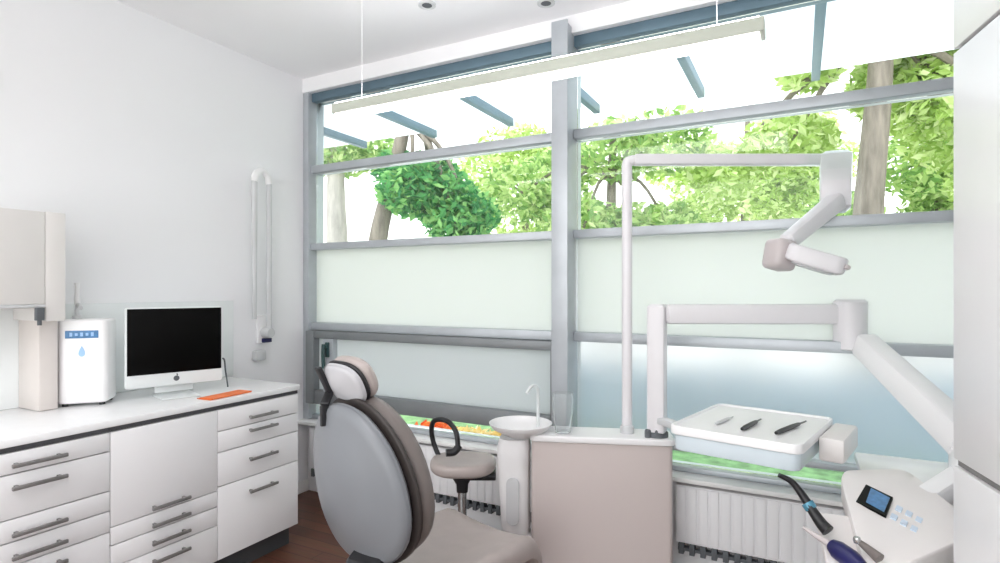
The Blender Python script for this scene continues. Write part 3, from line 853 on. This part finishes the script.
b = BM(); skin_rings(b, quad_px([(871, 490), (890, 500), (884, 514), (866, 504)], 0.0055, 0.0072)); part(root, 'screen_picture', b, 'blue', cb, world=True)
b = BM()
for (x, y) in ((897, 506), (907, 511), (917, 517), (892, 514), (902, 520), (912, 526)):
    skin_rings(b, quad_px([(x, y), (x + 6, y + 3), (x + 4, y + 7), (x - 2, y + 4)], -0.002, 0.004))
part(root, 'buttons', b, mat('pale_blue_keys', (0.60, 0.70, 0.82), 0.4, var=0.05), cb, world=True, label='pale blue touch keys')
b = BM(); bar(b, s1, Vector((s1.x, s1.y, s1.z)) - Vector((0, 0, 0.10)), 0.11, 0.11, 0.012)
p_ = con(0.36, -0.1, -0.04); bar(b, s1 - Vector((0, 0, 0.08)), p_, 0.07, 0.06, 0.01); part(root, 'yoke', b, 'white', world=True)
# instrument holder along the left edge
b = BM()
ha, hb = con(-0.52, -0.15, -0.045), con(-0.50, 0.42, -0.045)
lx = (con(-0.5, 0, 0) - con(0.5, 0, 0)).normalized()
bar(b, ha + lx * 0.035, hb + lx * 0.035, 0.11, 0.028, 0.006); part(root, 'instrument_holder', b, 'panel', world=True)
b = BM()
for k, (v, sag) in enumerate(((-0.05, 0.25), (0.10, 0.32), (0.27, 0.28))):
    a_ = con(-0.5, v, -0.062) + lx * 0.02
    e_ = con(-0.12, v + 0.12, -0.08)
    m_ = (a_ + e_) / 2 - Vector((0, 0, sag))
    tube(b, smooth_path([a_, a_ * 0.7 + m_ * 0.3 - Vector((0, 0, 0.08)), m_, e_ * 0.7 + m_ * 0.3 - Vector((0, 0, 0.04)), e_]), 0.006, 8)
part(root, 'hoses', b, 'seatl', world=True, label='beige instrument hoses')
grey = BM()

# instruments in the holder
b = BM(); tube(b, smooth_path([W(779, 475, 1.74), W(792, 482, 1.735), W(803, 496, 1.72), W(812, 510, 1.70), W(821, 523, 1.68), W(828, 531, 1.66)]), [0.007, 0.013, 0.0155, 0.0165, 0.018, 0.019], 14)
hp0 = W(828, 531, 1.66)
root = thing('handpiece', 'black curved handpiece with blue band rising from the console holder', 'handpiece', hp0)
part(root, 'grip', b, 'black', world=True)
b = BM(); tube(b, [W(807, 502.5, 1.715), W(811.5, 509, 1.705)], 0.0178, 14); part(root, 'band', b, mat('steel_blue_band', (0.10, 0.30, 0.42), 0.3, 0.3), world=True, label='blue band')
hp1 = W(842, 553, 1.56)
root = thing('handpiece', 'navy blue handpiece with slim grey tip, below the black one', 'handpiece', hp1)
b = BM(); tube(b, [W(832, 545, 1.60), W(838, 550, 1.58), W(852, 560, 1.54), W(862, 570, 1.50)], [0.018, 0.026, 0.027, 0.022], 14); part(root, 'grip', b, 'navy', world=True)
b = BM(); tube(b, smooth_path([W(803, 527, 1.66), W(815, 535, 1.64), W(833, 546, 1.60)]), [0.004, 0.007, 0.011], 12); part(root, 'tip', b, 'lampgrey', world=True, label='slim grey tip')
root = thing('handpiece', 'small grey brown handpiece at the bottom, right of the navy one', 'handpiece', W(876, 557, 1.50))
b = BM(); tube(b, smooth_path([W(858, 541, 1.545), W(868, 549, 1.53), W(880, 559, 1.50)]), [0.007, 0.012, 0.015], 12); part(root, 'grip', b, 'leather', world=True)
b = BM(); lathe(b, W(857, 540, 1.545), [(0.008, -0.008), (0.010, 0), (0.008, 0.008)], 12); part(root, 'head', b, 'chrome', world=True, label='chrome head')
grey.free()

# ------------------------------------------------------------------ tray
tc_ = [P(0.658, 2.23, 0), P(1.03, 2.67, 0), P(1.374, 2.32, 0), P(0.994, 1.885, 0)]
tcen = sum(tc_, Vector()) / 4
ta = math.atan2((tc_[1] - tc_[0]).y, (tc_[1] - tc_[0]).x)
TH = 0.87
# local x along A->B (0.57), local y along D->A (0.48)
root = thing('instrument_tray', 'white instrument tray on a pale bluish under-shelf, before the right window', 'tray', (tcen.x, tcen.y, TH), ta)
b = BM()
o = rr(0.56, 0.47, 0.035, 5)
prof = [(0.97, -0.03), (1.0, -0.026), (1.0, 0.002), (0.992, 0.006), (0.965, 0.006), (0.955, -0.002), (0.5, -0.002), (0.2, -0.002)]
skin_rings(b, [[Vector((u * s, v * s, w)) for u, v in o] for s, w in prof]); part(root, 'tray_top', b, 'white')
b = BM()
prof = [(0.93, -0.031), (0.95, -0.031), (0.95, -0.085), (0.94, -0.09), (0.4, -0.09), (0.2, -0.09)]
skin_rings(b, [[Vector((u * s, v * s, w)) for u, v in o] for s, w in prof], cap0=False); part(root, 'under_shelf', b, 'acryl', label='pale bluish under-shelf')
b = BM(); bx(b, -0.03, 0.27, -0.32, -0.236, -0.10, -0.012, 0.010); part(root, 'handle_block', b, 'panel', label='beige front block')
b = BM()
up_ = P(0.70, 2.40, 0)
b2 = root_mtx(root).inverted() @ Vector((dp.x, dp.y, TH - 0.06))
bar(b, b2, (-0.12, 0.1, -0.06), 0.05, 0.03, 0.006); part(root, 'support_arm', b, 'pgrey', label='grey support arm')
tm = root_mtx(root)
def on_tray(px, py):
    z = (EYE - (TH + 0.0)) * F / (py - 290); return W(px, py, z)
def instrument(pa, pb, r, m, label):
    a_, c_ = on_tray(*pa), on_tray(*pb)
    zz = TH - 0.002 + r + 0.0005
    a_.z = c_.z = zz
    t = (c_ - a_)
    b = BM(); tube(b, [a_, a_ + t * 0.15, a_ + t * 0.5, a_ + t * 0.72, a_ + t * 0.8, c_], [r * 0.7, r, r, r * 0.8, r * 0.4, r * 0.3], 10)
    single('hand_instrument', b, m, label, 'instrument', (a_ + c_) / 2 - Vector((0, 0, r)), 'instruments on the tray')
instrument((742, 431), (761, 421), 0.009, 'black', 'black instrument on the tray, middle of the three')
instrument((776, 435), (806, 423), 0.009, 'black', 'black instrument on the tray, rightmost of the three')
instrument((716, 425), (733, 418), 0.007, 'pgrey', 'pale grey instrument on the tray, leftmost of the three')

# ------------------------------------------------------------------ outdoors
b = BM(); bx(b, -40, 40, 5.401, 13, -0.25, -0.018); struct('added_gravel', b, 'gravel', 'pale gravel added outside under the trees to whiten the frosted panes', 'path')  # added pale ground, keeps the frosted panes white instead of green
b = BM(); bx(b, -40, 40, 4.45, 5.40, -0.25, -0.02); struct('ground', b, 'lawn', 'green lawn outside the windows', 'lawn')
b = BM(); bx(b, -12, 8, YW + 0.13, 4.449, -0.25, -0.015); struct('added_paving', b, 'paving', 'pale paved strip added outside to bounce skylight onto the windows', 'paving')  # added as a reflector, throws white sky light onto the frosted panes
CH, CD = 3.10, 5.20
root = thing('glass_canopy', 'white glass canopy with dark beams outside above the windows', 'canopy', (0, YW + 0.13, CH))
for x in (-5.47, -4.54, -3.55, -2.61, -1.70, -0.76, 0.11, 1.05):
    b = BM(); bx(b, x - 0.03, x + 0.03, YW + 0.125, CD, CH - 0.03, CH + 0.05, 0.004); part(root, 'beam', b, 'frame_blue', world=True, label='dark blue grey beam')
b = BM(); bx(b, -5.6, 1.2, YW + 0.125, CD + 0.02, CH + 0.055, CH + 0.07); part(root, 'glass_panel', b, 'canopyw', world=True, label='white translucent glass')
b = BM(); bx(b, -5.6, 1.2, YW + 0.13, YW + 0.2, 2.95, CH - 0.035); part(root, 'wall_plate', b, 'frame', world=True)

root = thing('pane_tint_fence', 'low steel blue fence added outside to tint the frosted right window', 'fence', (1.5, 5.3, -0.02))  # added for the blue gradient in the frosted pane
b = BM()
for k in range(6): bx(b, -2.2, 6.0, 5.28, 5.31, 0.02 + 0.118 * k, 0.132 + 0.118 * k, 0.003)
part(root, 'boards', b, 'fence', world=True)
for k in range(6):
    b = BM(); bx(b, -2.18 + 1.6 * k, -2.10 + 1.6 * k, 5.312, 5.39, -0.02, 0.76, 0.006); part(root, 'post', b, 'fence', world=True)

def leaves(bm, c, rad, n, size, rnd, hollow=0.35):
    for _ in range(n):
        while True:
            d = Vector((rnd.uniform(-1, 1), rnd.uniform(-1, 1), rnd.uniform(-1, 1)))
            if hollow < d.length < 1: break
        p = Vector((c[0] + d.x * rad[0], c[1] + d.y * rad[1], c[2] + d.z * rad[2]))
        s = size * rnd.uniform(0.6, 1.4)
        a = Vector((rnd.gauss(0, 1), rnd.gauss(0, 1), rnd.gauss(0, 0.7))).normalized()
        q = Vector((rnd.gauss(0, 1), rnd.gauss(0, 1), rnd.gauss(0, 1)))
        q = (q - a * q.dot(a)).normalized()
        nn = a.cross(q)
        v = [bm.verts.new(p - a * s), bm.verts.new(p + q * s * 0.45 + nn * s * 0.1), bm.verts.new(p + a * s), bm.verts.new(p - q * s * 0.45 + nn * s * 0.1)]
        bm.faces.new(v)

def tree(loc, trunk_pts, trunk_r, blobs, m, bark, label, seed, size=0.078):
    rnd = random.Random(seed)
    root = thing('tree', label, 'tree', loc, 0, 'trees in the garden')
    b = BM(); tube(b, smooth_path(trunk_pts, 5), trunk_r, 12)
    top = Vector(trunk_pts[-1])
    for c, r, n in blobs:
        tube(b, smooth_path([Vector(trunk_pts[-2]) * 0.5 + top * 0.5, top * 0.5 + Vector(c) * 0.5 + Vector((0, 0, -0.1)), Vector(c)], 4), [trunk_r[-1] * 0.6, 0.02], 7)
    part(root, 'trunk', b, bark)
    b = BM()
    for c, r, n in blobs: leaves(b, c, r, int(n * 2.3), size, rnd)
    part(root, 'crown', b, m, smooth=False)
def blobset(rnd, c, spread, k, r, n):
    return [((c[0] + rnd.uniform(-1, 1) * spread[0], c[1] + rnd.uniform(-1, 1) * spread[1], c[2] + rnd.uniform(-1, 1) * spread[2]),
             (r * rnd.uniform(0.7, 1.2), r * rnd.uniform(0.7, 1.2), r * rnd.uniform(0.55, 0.9)), n) for _ in range(k)]
GZ = -0.02
rnd = random.Random(3)
t1 = W(868, 215, 6.4); t2 = W(880, 76, 6.4)
l1 = Vector((t1.x, t1.y, GZ))
tree(l1, [(0, 0, 0), (0.0, 0, 1.2), tuple(t1 - l1), tuple(t2 - l1), (0.15, 0.1, 5.0)], [0.20, 0.17, 0.155, 0.14, 0.10],
     blobset(rnd, (0.2, 0.7, 3.6), (1.9, 0.5, 1.1), 13, 0.6, 420), M['leaf_a'], M['bark'], 'tree with bare grey trunk behind the right window', 11)
t1 = W(378, 240, 8.5); t2 = W(396, 165, 8.5); l1 = Vector((t1.x, t1.y, GZ))
tree(l1, [(0, 0, 0), (0, 0, 1.2), tuple(t1 - l1), tuple(t2 - l1), (0.6, 0.1, 4.6)], [0.2, 0.17, 0.17, 0.15, 0.08],
     [(tuple(W(px, py, 8.3 + dz) - l1), (r, r, r * 0.8), n) for px, py, dz, r, n in
      ((410, 190, 0, 0.5, 420), (445, 200, .2, 0.55, 460), (430, 175, .3, 0.45, 350), (470, 215, .1, 0.45, 330), (400, 170, .4, 0.4, 250), (455, 225, 0, .45, 300))],
     M['leaf_c'], M['bark'], 'dark green tree with leaning trunk behind the left window', 12)
t1 = W(337, 240, 9.5); l1 = Vector((t1.x, t1.y, GZ))
tree(l1, [(0, 0, 0), (0, 0, 1.5), tuple(t1 - l1), tuple(W(336, 170, 9.5) - l1), (0.0, 0.1, 5)], [0.26, 0.24, 0.23, 0.2, 0.1],
     [(tuple(W(px, py, 9.5) - l1), (r, r, r * .7), n) for px, py, r, n in ((345, 155, .5, 200), (370, 150, .5, 200), (320, 160, .4, 120))],
     M['leaf_b'], M['bark2'], 'tree with pale trunk behind the left end of the window', 13)
specs = [(525, 205, 12.5, 'leaf_a', 'yellow green tree behind the middle window post', 9, 0.75, 300),
         (610, 185, 8.8, 'leaf_b', 'mid green tree left of the lamp post outside', 9, 0.62, 330),
         (745, 175, 11.5, 'leaf_a', 'light yellow green tree seen under the lamp arm', 12, 0.75, 330),
         (940, 170, 8.7, 'leaf_b', 'mid green tree right of the grey trunk', 10, 0.7, 360)]
for i, (px, py, z, lm, lab, k, r, n) in enumerate(specs):
    rnd = random.Random(40 + i)
    c = W(px, py, z); l1 = Vector((c.x, c.y, GZ)); h = c.z - GZ
    tree(l1, [(0, 0, 0), (0.05, 0, h * 0.4), (0.0, 0.05, h * 0.8), (0.05, 0, h * 1.3)], [0.16, 0.13, 0.10, 0.05],
         blobset(rnd, (0, 0, h), (1.35, 0.6, 1.05), k, r, n), M[lm], M['bark'], lab, 60 + i)
# flowers in the bed seen under the left sash
def flower(px, py, z, m, label, seed):
    rnd = random.Random(seed)
    c = W(px, py, z); l1 = Vector((c.x, c.y, GZ))
    root = thing('flowering_plant', label, 'plant', l1, 0, 'flowers outside under the left window')
    b = BM(); leaves(b, (0, 0, 0.10), (0.16, 0.16, 0.10), 160, 0.05, rnd, 0.1); part(root, 'leaves', b, 'leaf_b', smooth=False)
    b = BM(); leaves(b, (0, 0, 0.20), (0.20, 0.18, 0.07), 260, 0.045, rnd, 0.1); part(root, 'blossoms', b, m, smooth=False)
flower(434, 431, 4.9, 'petal_r', 'red flowering plant outside, between chair back and stool arm', 2)
flower(470, 430, 4.7, 'petal_y', 'yellow flowering plant outside, behind the stool', 3)
flower(500, 430, 4.6, 'petal_y', 'yellow flowering plant outside, beside the spittoon', 4)
